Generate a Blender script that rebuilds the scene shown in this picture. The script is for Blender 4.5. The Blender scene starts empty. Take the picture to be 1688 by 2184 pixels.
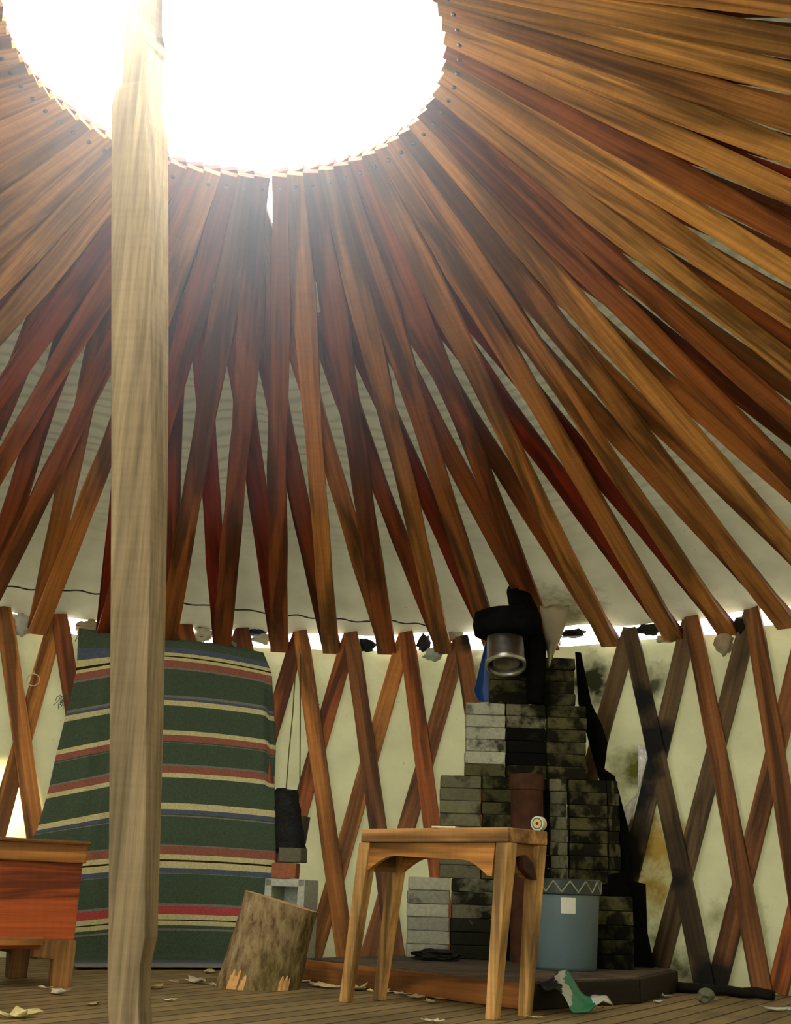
import bpy, bmesh, math, random
from mathutils import Vector, Matrix, noise
C = bpy.context.scene.collection
PI = math.pi
rnd = random.Random(7)

# ------------------------------------------------------------------ camera
F, PITCH, ROLL = 2456.22, 0.318251, 0.033898
CAM = Vector((0.551929, -2.864, 0.347801))
cd = bpy.data.cameras.new('camera'); cam = bpy.data.objects.new('camera', cd); C.objects.link(cam)
cd.sensor_fit = 'HORIZONTAL'; cd.sensor_width = 36; cd.lens = F / 1688 * 36
cd.clip_start = 0.02
cam.matrix_world = Matrix.Translation(CAM) @ Matrix.Rotation(PI/2 + PITCH, 4, 'X') @ Matrix.Rotation(ROLL, 4, 'Z')
bpy.context.scene.camera = cam

# the yurt: axis at the origin, floor at z = 0
RT, ZT = 3.4377, 1.605          # feet of the roof boards
RR, ZR = 0.66276, 2.76447       # skylight ring
RB = 3.06468                    # wall foot
TH0, D = -0.395225, 0.0905799

def ray(px, py):                # measured directions, used to survey the place
    a, b = px - 844, py - 1092
    c, s = math.cos(ROLL), math.sin(ROLL)
    X, Y = c*a + s*b, -s*a + c*b
    dx, dy, dz = X/F, 1.0, -Y/F
    return Vector((dx, dy*math.cos(PITCH) - dz*math.sin(PITCH), dy*math.sin(PITCH) + dz*math.cos(PITCH)))
def at(px, py, Y):
    d = ray(px, py); return CAM + d*((Y - CAM.y)/d.y)
def fl(px, py, z=0.0):
    d = ray(px, py); return CAM + d*((z - CAM.z)/d.z)
def cone(px, py, R0, Z0, R1, Z1):
    d = ray(px, py); k = (R1 - R0)/(Z1 - Z0); o = CAM; g = R0 + k*(o.z - Z0)
    A = d.x**2 + d.y**2 - (k*d.z)**2; B = 2*(o.x*d.x + o.y*d.y - k*d.z*g); Cc = o.x**2 + o.y**2 - g*g
    q = math.sqrt(max(0, B*B - 4*A*Cc)); best = None
    for e in (1, -1):
        t = (-B + e*q)/(2*A)
        if t > 0:
            p = o + d*t
            if R0 + k*(p.z - Z0) > 0 and (best is None or t < best[0]): best = (t, p)
    return best[1]
def wl(px, py, inset=0.0): return cone(px, py, RB - inset, 0, RT - inset, ZT)
def rf(px, py, down=0.0): return cone(px, py, RT, ZT - down, RR, ZR - down)
def ang(p): return math.atan2(p.x, p.y)

# ------------------------------------------------------------------ helpers
def srgb(r, g, b):
    def f(v):
        v /= 255.0
        return v/12.92 if v <= 0.04045 else ((v + 0.055)/1.055)**2.4
    return (f(r), f(g), f(b), 1.0)

class MB:
    def __init__(s): s.v = []; s.f = []; s.uv = None
    def add(s, vs, fs):
        o = len(s.v); s.v += [Vector(v) for v in vs]; s.f += [tuple(i + o for i in f) for f in fs]; return s
    def box(s, c, size, M=None):
        c = Vector(c); x, y, z = (d/2 for d in size)
        vs = [Vector((a*x, b*y, e*z)) for a in (-1, 1) for b in (-1, 1) for e in (-1, 1)]
        vs = [(M @ v if M else v) + c for v in vs]
        return s.add(vs, [(0,1,3,2),(4,6,7,5),(0,4,5,1),(2,3,7,6),(0,2,6,4),(1,5,7,3)])
    def hexa(s, bot, top):      # four bottom corners, four top corners
        return s.add(list(bot) + list(top), [(3,2,1,0),(4,5,6,7)] + [(i, (i+1) % 4, 4+(i+1) % 4, 4+i) for i in range(4)])
    def prism(s, poly, z0, z1, fn=None):
        n = len(poly); vs = [Vector((p[0], p[1], z)) for z in (z0, z1) for p in poly]
        if fn: vs = [fn(v) for v in vs]
        return s.add(vs, [tuple(range(n-1, -1, -1)), tuple(range(n, 2*n))] + [(i, (i+1) % n, n+(i+1) % n, n+i) for i in range(n)])
    def tube(s, pts, rad, n=8, caps=True):
        pts = [Vector(p) for p in pts]; m = len(pts); vs = []; up = None
        for i, p in enumerate(pts):
            t = (pts[min(i+1, m-1)] - pts[max(i-1, 0)]).normalized()
            if up is None: up = t.orthogonal().normalized()
            up = (up - t*up.dot(t)).normalized(); b = t.cross(up)
            r = rad[i] if isinstance(rad, (list, tuple)) else rad
            vs += [p + (up*math.cos(2*PI*k/n) + b*math.sin(2*PI*k/n))*r for k in range(n)]
        fs = [(i*n+k, i*n+(k+1) % n, (i+1)*n+(k+1) % n, (i+1)*n+k) for i in range(m-1) for k in range(n)]
        if caps: fs += [tuple(range(n-1, -1, -1)), tuple(range((m-1)*n, m*n))]
        return s.add(vs, fs)
    def lathe(s, prof, n=32, c=(0,0,0), M=None, wob=None):   # profile of (radius, height)
        c = Vector(c); vs = []
        for r, z in prof:
            for k in range(n):
                a = 2*PI*k/n; rr_ = r*(wob(a, z) if wob else 1)
                v = Vector((rr_*math.cos(a), rr_*math.sin(a), z)); vs.append((M @ v if M else v) + c)
        m = len(prof)
        return s.add(vs, [(i*n+k, i*n+(k+1) % n, (i+1)*n+(k+1) % n, (i+1)*n+k) for i in range(m-1) for k in range(n)])
    def grid(s, rows, uv=None, closed=False):
        m, n = len(rows), len(rows[0]); vs = [p for r in rows for p in r]
        fs = [(i*n+j, i*n+(j+1) % n, (i+1)*n+(j+1) % n, (i+1)*n+j) for i in range(m-1) for j in range(n if closed else n-1)]
        return s.add(vs, fs)
    def blob(s, c, size, seed=0, amp=0.25, fr=2.2, lv=3, M=None):
        bm = bmesh.new(); bmesh.ops.create_icosphere(bm, subdivisions=lv, radius=1)
        vs = []
        for v in bm.verts:
            q = v.co.copy(); k = 1 + amp*noise.noise(q*fr + Vector((seed*7.3, seed*3.1, 0))) + amp*.5*noise.noise(q*fr*2.5 + Vector((0, seed*5.7, 9)))
            q = Vector((q.x*size[0], q.y*size[1], q.z*size[2]))*k
            vs.append((M @ q if M else q) + Vector(c))
        fs = [tuple(v.index for v in f.verts) for f in bm.faces]; bm.free()
        return s.add(vs, fs)
    def build(s, name, mat, parent=None, origin=None, frame=None, smooth=False, bevel=0, color=None, solid=0):
        me = bpy.data.meshes.new(name); o = bpy.data.objects.new(name, me); C.objects.link(o)
        vs = s.v
        if frame is not None: inv = frame.inverted(); vs = [inv @ v for v in vs]; o.matrix_world = frame
        elif origin is not None: vs = [v - Vector(origin) for v in vs]; o.location = origin
        me.from_pydata([tuple(v) for v in vs], [], s.f)
        bm = bmesh.new(); bm.from_mesh(me); bmesh.ops.recalc_face_normals(bm, faces=bm.faces); bm.to_mesh(me); bm.free()
        if mat: me.materials.append(mat)
        if smooth:
            for p in me.polygons: p.use_smooth = True
        if solid:
            m = o.modifiers.new('thickness', 'SOLIDIFY'); m.thickness = solid; m.offset = 0
        if bevel:
            m = o.modifiers.new('bevel', 'BEVEL'); m.width = bevel; m.segments = 2; m.limit_method = 'ANGLE'
        if color: o.color = (*color[:3], color[3] if len(color) > 3 else 1)
        if parent is not None:
            o.parent = parent
        return o

def tag(o, label, cat, group=None, kind=None):
    o['label'] = label; o['category'] = cat
    if group: o['group'] = group
    if kind: o['kind'] = kind
    return o
def thing(name, label, cat, loc=(0,0,0), rotz=0, group=None):
    o = bpy.data.objects.new(name, None); C.objects.link(o); o.location = loc; o.rotation_euler = (0, 0, rotz)
    o.empty_display_size = .1
    return tag(o, label, cat, group)
def struct(o): o['kind'] = 'structure'; return o

# ------------------------------------------------------------------ materials
def newmat(name):
    m = bpy.data.materials.new(name); m.use_nodes = True; nt = m.node_tree
    for n in list(nt.nodes):
        if n.type != 'OUTPUT_MATERIAL': nt.nodes.remove(n)
    out = [n for n in nt.nodes if n.type == 'OUTPUT_MATERIAL'][0]
    def N(t, **kw):
        n = nt.nodes.new(t)
        for k, v in kw.items():
            if k in n.inputs: n.inputs[k].default_value = v
            else: setattr(n, k, v)
        return n
    def L(a, b): nt.links.new(a, b)
    return m, nt, out, N, L
def ramp(N, stops, interp='LINEAR'):
    r = N('ShaderNodeValToRGB'); cr = r.color_ramp; cr.interpolation = interp
    while len(cr.elements) < len(stops): cr.elements.new(0.5)
    for e, (p, c) in zip(cr.elements, stops):
        e.position = p; e.color = c if isinstance(c, tuple) else (c, c, c, 1)
    return r
def mul(N, L, a, b, fac=1.0, mode='MULTIPLY'):
    m = N('ShaderNodeMix', data_type='RGBA', blend_type=mode); m.inputs[0].default_value = fac
    L(a, m.inputs[6]); L(b, m.inputs[7]); return m.outputs[2]

def wood(name, axis, rough=.6, blot=.32, grain=(.55, 1.15), spec=.3, soot=()):
    m, nt, out, N, L = newmat(name)
    tc = N('ShaderNodeTexCoord'); oi = N('ShaderNodeObjectInfo')
    off = N('ShaderNodeVectorMath', operation='SCALE'); L(oi.outputs['Random'], off.inputs[0]); off.inputs[3].default_value = 37
    add = N('ShaderNodeVectorMath', operation='ADD'); L(tc.outputs['Object'], add.inputs[0]); L(off.outputs[0], add.inputs[1])
    def mp(l, w):
        s = [w, w, w]; s['XYZ'.index(axis)] = l
        n = N('ShaderNodeMapping'); n.inputs['Scale'].default_value = s; L(add.outputs[0], n.inputs[0]); return n.outputs[0]
    g = N('ShaderNodeTexNoise', Scale=1, Detail=5, Roughness=.62); L(mp(1.6, 70), g.inputs['Vector'])
    gr = ramp(N, [(.3, grain[0]), (.68, grain[1])]); L(g.outputs[0], gr.inputs[0])
    b = N('ShaderNodeTexNoise', Scale=1, Detail=3, Roughness=.55, Distortion=.8); L(mp(.9, 9), b.inputs['Vector'])
    br = ramp(N, [(.44, 1.0), (.58, blot)]); L(b.outputs[0], br.inputs[0])
    s = N('ShaderNodeTexNoise', Scale=1, Detail=2); L(mp(60, 1.5), s.inputs['Vector'])
    sr = ramp(N, [(.35, .94), (.6, 1.02)]); L(s.outputs[0], sr.inputs[0])
    c = mul(N, L, oi.outputs['Color'], gr.outputs[0]); c = mul(N, L, c, br.outputs[0]); c = mul(N, L, c, sr.outputs[0])
    if soot:                                   # chimney soot caked on the wood around the hearth
        geo = N('ShaderNodeNewGeometry'); nn = N('ShaderNodeTexNoise', Scale=10, Detail=4); L(geo.outputs['Position'], nn.inputs['Vector'])
        for (cc_, rad) in soot:
            d = N('ShaderNodeVectorMath', operation='DISTANCE'); L(geo.outputs['Position'], d.inputs[0]); d.inputs[1].default_value = cc_
            a = N('ShaderNodeMath', operation='MULTIPLY_ADD'); L(nn.outputs[0], a.inputs[0]); a.inputs[1].default_value = rad; L(d.outputs['Value'], a.inputs[2])
            dv_ = N('ShaderNodeMath', operation='DIVIDE'); L(a.outputs[0], dv_.inputs[0]); dv_.inputs[1].default_value = rad*2
            rp = ramp(N, [(.5, (.035, .035, .02, 1)), (.72, (1, 1, 1, 1))]); L(dv_.outputs[0], rp.inputs[0]); c = mul(N, L, c, rp.outputs[0])
    p = N('ShaderNodeBsdfPrincipled', Roughness=rough); p.inputs['Specular IOR Level'].default_value = spec
    L(c, p.inputs['Base Color'])
    bp = N('ShaderNodeBump', Strength=.25, Distance=.004); L(g.outputs[0], bp.inputs['Height']); L(bp.outputs[0], p.inputs['Normal'])
    L(p.outputs[0], out.inputs[0]); return m
W0 = lambda *a: tuple(wl(*a))
WX = wood('board_wood', 'X'); WS = wood('lattice_wood', 'X', soot=[(W0(1310, 1830), .30), (W0(1345, 1700), .16), (W0(1375, 1500), .13), (W0(1290, 2010), .24), (W0(1525, 2095), .13), (W0(1000, 1370), .09), (W0(1350, 2080), .16), (W0(1405, 1580), .14), (W0(1372, 1640), .15), (W0(1455, 1880), .07)]); WY = wood('crosswise_wood', 'Y'); WZ = wood('upright_wood', 'Z')
POSTM = wood('weathered_post_wood', 'Z', .8, .68, (.55, 1.15), .15)

def plain(name, rough=.7, metal=0, nscale=18, amt=(.7, 1.15), bump=.2, spec=.3, dist=.004, det=5):
    m, nt, out, N, L = newmat(name)
    tc = N('ShaderNodeTexCoord'); oi = N('ShaderNodeObjectInfo')
    off = N('ShaderNodeVectorMath', operation='SCALE'); L(oi.outputs['Random'], off.inputs[0]); off.inputs[3].default_value = 23
    add = N('ShaderNodeVectorMath', operation='ADD'); L(tc.outputs['Object'], add.inputs[0]); L(off.outputs[0], add.inputs[1])
    n = N('ShaderNodeTexNoise', Scale=nscale, Detail=det, Roughness=.65); L(add.outputs[0], n.inputs['Vector'])
    r = ramp(N, [(.3, amt[0]), (.7, amt[1])]); L(n.outputs[0], r.inputs[0])
    p = N('ShaderNodeBsdfPrincipled', Roughness=rough, Metallic=metal); p.inputs['Specular IOR Level'].default_value = spec
    L(mul(N, L, oi.outputs['Color'], r.outputs[0]), p.inputs['Base Color'])
    if bump:
        bp = N('ShaderNodeBump', Strength=bump, Distance=dist); L(n.outputs[0], bp.inputs['Height']); L(bp.outputs[0], p.inputs['Normal'])
    L(p.outputs[0], out.inputs[0]); return m
CLOTH = plain('rag_cloth', .9, 0, 40, (.75, 1.1), .3, .1)
METAL = plain('worn_metal', .38, 1, 30, (.7, 1.1), .05)
IRON = plain('sooty_iron', .75, .3, 14, (.5, 1.3), .15, .2)
PLASTIC = plain('pail_plastic', .4, 0, 6, (.9, 1.06), 0, .4)
LEAF = plain('dry_leaf', .75, 0, 60, (.7, 1.15), .3)
PAPER = plain('paper', .8, 0, 20, (.92, 1.04), 0, .2)
FUR = plain('black_hide', .5, 0, 16, (.2, 2.6), 1.0, .2, .02)
BLACK = plain('matte_black', 1.0, 0, 14, (.5, 1.3), .15, .02)

def concrete(name):
    m, nt, out, N, L = newmat(name)
    tc = N('ShaderNodeTexCoord'); oi = N('ShaderNodeObjectInfo')
    off = N('ShaderNodeVectorMath', operation='SCALE'); L(oi.outputs['Random'], off.inputs[0]); off.inputs[3].default_value = 51
    add = N('ShaderNodeVectorMath', operation='ADD'); L(tc.outputs['Object'], add.inputs[0]); L(off.outputs[0], add.inputs[1])
    n = N('ShaderNodeTexNoise', Scale=60, Detail=6, Roughness=.75); L(add.outputs[0], n.inputs['Vector'])
    r = ramp(N, [(.3, .7), (.7, 1.15)]); L(n.outputs[0], r.inputs[0])
    b = N('ShaderNodeTexNoise', Scale=11, Detail=4, Roughness=.6); L(add.outputs[0], b.inputs['Vector'])
    # soot: how far it spreads is each brick's own (object alpha)
    sb = N('ShaderNodeMath', operation='SUBTRACT'); L(b.outputs[0], sb.inputs[0]); L(oi.outputs['Alpha'], sb.inputs[1])
    rr_ = ramp(N, [(-.0, 1.0), (.14, .12)]); L(sb.outputs[0], rr_.inputs[0])
    c = mul(N, L, mul(N, L, oi.outputs['Color'], r.outputs[0]), rr_.outputs[0])
    p = N('ShaderNodeBsdfPrincipled', Roughness=.9); p.inputs['Specular IOR Level'].default_value = .15
    L(c, p.inputs['Base Color'])
    bp = N('ShaderNodeBump', Strength=.5, Distance=.004); L(n.outputs[0], bp.inputs['Height']); L(bp.outputs[0], p.inputs['Normal'])
    L(p.outputs[0], out.inputs[0]); return m
CONC = concrete('concrete_brick')

def canvas(name, base, trans, stains=(), fac=.5, fold_shade=None):
    m, nt, out, N, L = newmat(name)
    tc = N('ShaderNodeTexCoord')
    n = N('ShaderNodeTexNoise', Scale=3.5, Detail=5, Roughness=.6); L(tc.outputs['Object'], n.inputs['Vector'])
    r = ramp(N, [(.3, .82), (.65, 1.05)]); L(n.outputs[0], r.inputs[0])
    sp = N('ShaderNodeTexNoise', Scale=28, Detail=3, Roughness=.7); L(tc.outputs['Object'], sp.inputs['Vector'])
    spr = ramp(N, [(.68, 1.0), (.78, .55)]); L(sp.outputs[0], spr.inputs[0])
    tint = mul(N, L, r.outputs[0], spr.outputs[0])
    geo = N('ShaderNodeNewGeometry')
    for (c, rad, col, thr) in stains:          # scorch and mould marks, each where it is on the cloth
        d = N('ShaderNodeVectorMath', operation='DISTANCE'); L(geo.outputs['Position'], d.inputs[0]); d.inputs[1].default_value = c
        k = N('ShaderNodeMath', operation='DIVIDE'); L(d.outputs['Value'], k.inputs[0]); k.inputs[1].default_value = rad
        nn = N('ShaderNodeTexNoise', Scale=9, Detail=5, Roughness=.65); L(geo.outputs['Position'], nn.inputs['Vector'])
        a = N('ShaderNodeMath', operation='MULTIPLY_ADD'); L(nn.outputs[0], a.inputs[0]); a.inputs[1].default_value = 1.3; L(k.outputs[0], a.inputs[2])
        rp = ramp(N, [(thr, 1.0), (thr + .3, 0.0)]); 
        sc = N('ShaderNodeMath', operation='MULTIPLY'); L(a.outputs[0], sc.inputs[0]); sc.inputs[1].default_value = .5
        L(sc.outputs[0], rp.inputs[0])
        mx = N('ShaderNodeMix', data_type='RGBA'); L(rp.outputs[0], mx.inputs[0]); L(tint, mx.inputs[6]); mx.inputs[7].default_value = col
        tint = mx.outputs[2]
    if fold_shade:  # fold shading painted into the canvas colour as dark bands
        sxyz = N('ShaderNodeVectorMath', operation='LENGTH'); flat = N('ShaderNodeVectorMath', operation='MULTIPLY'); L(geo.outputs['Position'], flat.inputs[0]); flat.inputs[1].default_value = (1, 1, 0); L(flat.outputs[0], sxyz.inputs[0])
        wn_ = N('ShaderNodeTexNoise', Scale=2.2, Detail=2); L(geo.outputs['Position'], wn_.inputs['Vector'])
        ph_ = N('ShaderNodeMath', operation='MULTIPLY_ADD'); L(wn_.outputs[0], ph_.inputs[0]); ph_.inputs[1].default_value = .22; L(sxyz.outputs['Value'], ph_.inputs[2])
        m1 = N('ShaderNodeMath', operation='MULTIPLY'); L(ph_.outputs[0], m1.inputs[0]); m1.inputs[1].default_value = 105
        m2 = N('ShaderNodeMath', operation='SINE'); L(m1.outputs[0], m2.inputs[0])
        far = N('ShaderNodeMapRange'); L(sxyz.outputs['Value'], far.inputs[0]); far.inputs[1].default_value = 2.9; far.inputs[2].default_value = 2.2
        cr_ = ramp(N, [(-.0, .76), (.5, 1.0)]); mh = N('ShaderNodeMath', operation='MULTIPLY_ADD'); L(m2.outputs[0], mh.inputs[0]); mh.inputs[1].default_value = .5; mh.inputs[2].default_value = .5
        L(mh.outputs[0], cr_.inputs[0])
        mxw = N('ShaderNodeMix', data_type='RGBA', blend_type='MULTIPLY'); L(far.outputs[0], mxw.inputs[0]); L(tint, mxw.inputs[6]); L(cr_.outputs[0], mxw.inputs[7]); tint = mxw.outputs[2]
    db = N('ShaderNodeRGB'); db.outputs[0].default_value = base
    tb = N('ShaderNodeRGB'); tb.outputs[0].default_value = trans
    df = N('ShaderNodeBsdfDiffuse'); L(mul(N, L, db.outputs[0], tint), df.inputs[0])
    tr = N('ShaderNodeBsdfTranslucent'); L(mul(N, L, tb.outputs[0], tint), tr.inputs[0])
    wv = N('ShaderNodeTexNoise', Scale=7, Detail=3); L(tc.outputs['Object'], wv.inputs['Vector'])
    bp = N('ShaderNodeBump', Strength=.35, Distance=.03); L(wv.outputs[0], bp.inputs['Height'])
    L(bp.outputs[0], df.inputs['Normal'])
    ad = N('ShaderNodeAddShader'); L(df.outputs[0], ad.inputs[0]); L(tr.outputs[0], ad.inputs[1]); L(ad.outputs[0], out.inputs[0])
    return m

W = lambda *a: tuple(wl(*a))
STAINS = [
    (W(1345,1640), .22, (.14,.14,.04,1), .42), (W(1350,1760), .18, (.03,.035,.01,1), .45),
    (W(1400,1800), .24, (.55,.36,.12,1), .44), (W(1395,1900), .20, (.45,.30,.08,1), .42),
    (W(1255,1450), .22, (.05,.05,.04,1), .42), (W(1395,1450), .16, (.12,.12,.10,1), .38),
    (W(1460,2060), .20, (.05,.05,.02,1), .36), (W(1330,2050), .25, (.04,.04,.02,1), .45),
    (W(1300,1800), .22, (.03,.03,.02,1), .5), (W(1560,1950), .26, (.3,.3,.18,1), .30), (W(1010,1420), .15, (.1,.1,.07,1), .38),
]
WALLC = canvas('wall_canvas', (.42,.41,.25,1), (.0235,.0235,.0122,1), STAINS)
ROOFC = canvas('roof_canvas', (.40,.385,.26,1), (.0155,.0152,.0096,1), [((1.45, 2.95, 1.75), .35, (.3,.27,.18,1), .38)], fold_shade=True)

# ------------------------------------------------------------------ world and light
w = bpy.data.worlds.new('sky'); bpy.context.scene.world = w; w.use_nodes = True
bg = w.node_tree.nodes['Background']; bg.inputs[0].default_value = (1.0, .985, .93, 1); bg.inputs[1].default_value = 10.0
vs_ = bpy.context.scene.view_settings
vs_.view_transform = 'Standard'; vs_.look = 'None'; vs_.gamma = 1; vs_.use_curve_mapping = False; vs_.exposure = 0.0

# ------------------------------------------------------------------ floor
m, nt, out, N, L = newmat('old_floor_boards')
tc = N('ShaderNodeTexCoord'); mp = N('ShaderNodeMapping'); mp.inputs['Rotation'].default_value = (0, 0, -math.radians(60)); L(tc.outputs['Object'], mp.inputs[0])
sx = N('ShaderNodeSeparateXYZ'); L(mp.outputs[0], sx.inputs[0])
wv = N('ShaderNodeMath', operation='FRACT'); dv = N('ShaderNodeMath', operation='DIVIDE'); L(sx.outputs[1], dv.inputs[0]); dv.inputs[1].default_value = .085; L(dv.outputs[0], wv.inputs[0])
gap = ramp(N, [(.0, .06), (.05, .12), (.1, 1), (.93, 1), (1, .25)]); L(wv.outputs[0], gap.inputs[0])
idx = N('ShaderNodeMath', operation='FLOOR'); L(dv.outputs[0], idx.inputs[0])
wn = N('ShaderNodeTexWhiteNoise', noise_dimensions='1D'); L(idx.outputs[0], wn.inputs['W'])
tone = ramp(N, [(0, .72), (1, 1.1)]); L(wn.outputs[0], tone.inputs[0])
mp2 = N('ShaderNodeMapping'); mp2.inputs['Scale'].default_value = (2.5, 45, 1); L(mp.outputs[0], mp2.inputs[0])
g = N('ShaderNodeTexNoise', Scale=1, Detail=5, Roughness=.6); L(mp2.outputs[0], g.inputs['Vector'])
gr = ramp(N, [(.3, .68), (.7, 1.2)]); L(g.outputs[0], gr.inputs[0])
dt = N('ShaderNodeTexNoise', Scale=2.2, Detail=5, Roughness=.65); L(tc.outputs['Object'], dt.inputs['Vector'])
dr = ramp(N, [(.35, .6), (.62, 1.05)]); L(dt.outputs[0], dr.inputs[0])
rgb = N('ShaderNodeRGB'); rgb.outputs[0].default_value = (.30, .215, .085, 1)
c = mul(N, L, rgb.outputs[0], gap.outputs[0])
for q in (tone, gr, dr): c = mul(N, L, c, q.outputs[0])
p = N('ShaderNodeBsdfPrincipled', Roughness=.62); p.inputs['Specular IOR Level'].default_value = .25; L(c, p.inputs['Base Color'])
bp = N('ShaderNodeBump', Strength=.6, Distance=.006); L(gap.outputs[0], bp.inputs['Height']); L(bp.outputs[0], p.inputs['Normal'])
L(p.outputs[0], out.inputs[0]); FLOORM = m
b = MB(); b.lathe([(0.001, 0), (3.3, 0), (3.3, -.06), (.001, -.06)], 72)
struct(b.build('floor', FLOORM))

# ------------------------------------------------------------------ wall canvas
def wallpt(th, z, out_=.03):
    r = RB + (RT - RB)*z/ZT + out_
    return Vector((r*math.sin(th), r*math.cos(th), z))
TOPZ = 1.615
NTH = 320
DOOR = (math.radians(196), math.radians(214))       # doorway behind the camera's left shoulder
b = MB(); rows = []
for j in range(25):
    row = []
    for i in range(NTH):
        th = DOOR[1] + (2*PI - (DOOR[1]-DOOR[0]))*i/(NTH-1)
        top = TOPZ + .018*noise.noise(Vector((th*9, 0, 2))) + .01*noise.noise(Vector((th*31, 4, 2)))
        z = top*j/24
        o = .032 + .022*noise.noise(Vector((th*5, z*1.6, 5))) + .008*math.sin(z*34 + th*16 + 3*noise.noise(Vector((th*3, z, 1))))
        row.append(wallpt(th, z, max(o, .016)))
    rows.append(row)
b.grid(rows); struct(b.build('wall_back', WALLC, smooth=True))
# ------------------------------------------------------------------ roof canvas
b = MB(); rows = []
SL = (ZR - ZT)/(RT - RR)
NT = 900
for j in range(46):
    t = -.004 + .965*j/45
    row = []
    for i in range(NT):
        th = 2*PI*i/NT
        r = RT + (RR - RT)*t
        e = 0 if j else .03*noise.noise(Vector((th*12, 3, 1)))
        wr = .016*math.sin(t*78 + 7*th + 4*noise.noise(Vector((th*4, t*3, 7)))) * (0.35 + .65*min(1, max(0, (t-.25)*3)))
        sag = .018*noise.noise(Vector((th*7, t*5, 3)))
        z = ZT + SL*(RT - r) + .098 + wr*.8 + sag + e
        row.append(Vector((r*math.sin(th), r*math.cos(th), z)))
    rows.append(row)
b.grid(rows, closed=True)
SLIT = []
ceil_mb = b

# ------------------------------------------------------------------ roof boards
MEAS = {0:-22.81,1:-16.94,2:-11.39,3:-6.4,4:-1.06,5:3.72,6:8.91,7:14.18,10:29.41,11:35.09,12:39.7}
def vang(i): return math.radians(MEAS[i]) if i in MEAS else TH0 + i*D
def ordn(n):
    w_ = ['zeroth','first','second','third','fourth','fifth','sixth','seventh','eighth','ninth','tenth','eleventh','twelfth','thirteenth','fourteenth','fifteenth','sixteenth','seventeenth','eighteenth','nineteenth','twentieth']
    return w_[n]
PP = .15
def roof_board(i, sgn):
    r0 = random.Random(i*2 + (sgn > 0) + 1000)
    th0 = vang(i); th1 = TH0 + i*D + sgn*(math.asin(PP/(RR if not (sgn < 0 and i == 7) else 1.27)) - math.asin(PP/RT))
    Rin = RR + .0 if not (sgn < 0 and i == 7) else 1.27
    lift = -.014 if sgn > 0 else .014
    A = Vector((RT*math.sin(th0), RT*math.cos(th0), ZT))
    rr_ = Rin; z1 = ZT + SL*(RT - Rin)
    B = Vector((rr_*math.sin(th1), rr_*math.cos(th1), z1))
    ax = (B - A).normalized(); mid = (A + B)/2
    n_mid = Vector((-SL*mid.x/mid.length, -SL*mid.y/mid.length, -1)).normalized()
    side = ax.cross(n_mid).normalized(); nn = side.cross(ax).normalized()
    frame = Matrix.Translation(A) @ Matrix((ax, side, nn)).transposed().to_4x4()
    L_ = (B - A).length; n = 26; vs = []; fs = []
    ph = r0.uniform(0, 9); wsc = r0.uniform(.92, 1.08); bow = r0.uniform(-.012, .012)
    dn = r0.uniform(-.0015, .0015)
    for k in range(n + 1):
        t = k/n; pt = A.lerp(B, t); rad = math.hypot(pt.x, pt.y)
        nrm = Vector((-SL*pt.x/rad, -SL*pt.y/rad, -1)).normalized()    # towards the room
        sd = ax.cross(nrm).normalized(); nr = sd.cross(ax).normalized()
        if nr.dot(nrm) < 0: nr = -nr
        zc = ZT + SL*(RT - rad)
        pt = Vector((pt.x, pt.y, zc))
        hw = (.0495 - .0085*min(1, t/.55) + .011*min(1, max(0, (t - .58)/.2)))*wsc
        lim = PI*rad/69*(.985 - .07*max(0, min(1, (rad - .7)/.25)) + .07*max(0, min(1, (rad - 1.0)/.2)))
        wane = .010*math.sin(PI*min(1, t*1.02))
        e1 = wane*noise.noise(Vector((t*6 + ph, 0, 0))); e2 = wane*noise.noise(Vector((t*6 + ph, 5, 0)))
        hw1, hw2 = min(hw + e1, lim*1.02), min(hw + e2, lim*1.02)
        if sgn > 0 and i in (3, 4) and .6 < rad < 1.3:      # the split that lets a sliver of sky in
            k_ = math.exp(-((rad - .88)/.2)**2)*.015
            if (i == 3) == (sd.dot(Vector((pt.y, -pt.x, 0))) > 0): hw1 -= k_
            else: hw2 -= k_
        off = bow*math.sin(PI*t)
        c = pt + sd*off + nr*(-lift + dn)
        for s_ in (1, -1):
            for q in (.012, -.012):
                vs.append(c + sd*s_*(hw1 if s_ > 0 else hw2) + nr*q)
    for k in range(n):
        o = k*4; p_ = o + 4
        fs += [(o, p_, p_+2, o+2), (o+1, o+3, p_+3, p_+1), (o, o+1, p_+1, p_), (o+2, p_+2, p_+3, o+3)]
    fs += [(0, 2, 3, 1), (n*4, n*4+1, n*4+3, n*4+2)]
    b = MB(); b.add(vs, fs)
    # random red to pale wood; by place, light and shade put into the tone
    k = r0.random()
    pale = r0.choice((.7, .9, 1.0) if i < -3 else (.2, .6, .85, 1.0) if i > 14 else (.0, .1, .25, .5, .75) if i > 4 else (.0, .1, .2, .4, .7)) if sgn > 0 else r0.choice((-.1, 0, .1, .3))
    c0 = Vector((.27, .050, .011)); c1 = Vector((.80, .38, .095))
    cc = c0.lerp(c1, pale)*r0.uniform(.8, 1.15)
    o = b.build('roof_board', WX, frame=frame, bevel=.0015, color=(*cc, 1))
    layer = 'lower-layer' if sgn > 0 else 'upper-layer'
    lean = 'clockwise' if sgn > 0 else 'counter-clockwise'
    if 0 <= i <= 12:
        lab = f'{layer} wooden roof board, its foot the {ordn(i+1)} from the left along the wall top'
    elif i < 0:
        lab = f'{layer} wooden roof board running off the left edge, {ordn(-i)} left of the post-side feet'
    else:
        lab = f'{layer} wooden roof board running off the right edge, {ordn(i-12)} past the last visible foot'
    tag(o, lab, 'roof board', f'{layer.replace("-", " ")} roof boards', 'thing')
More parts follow.
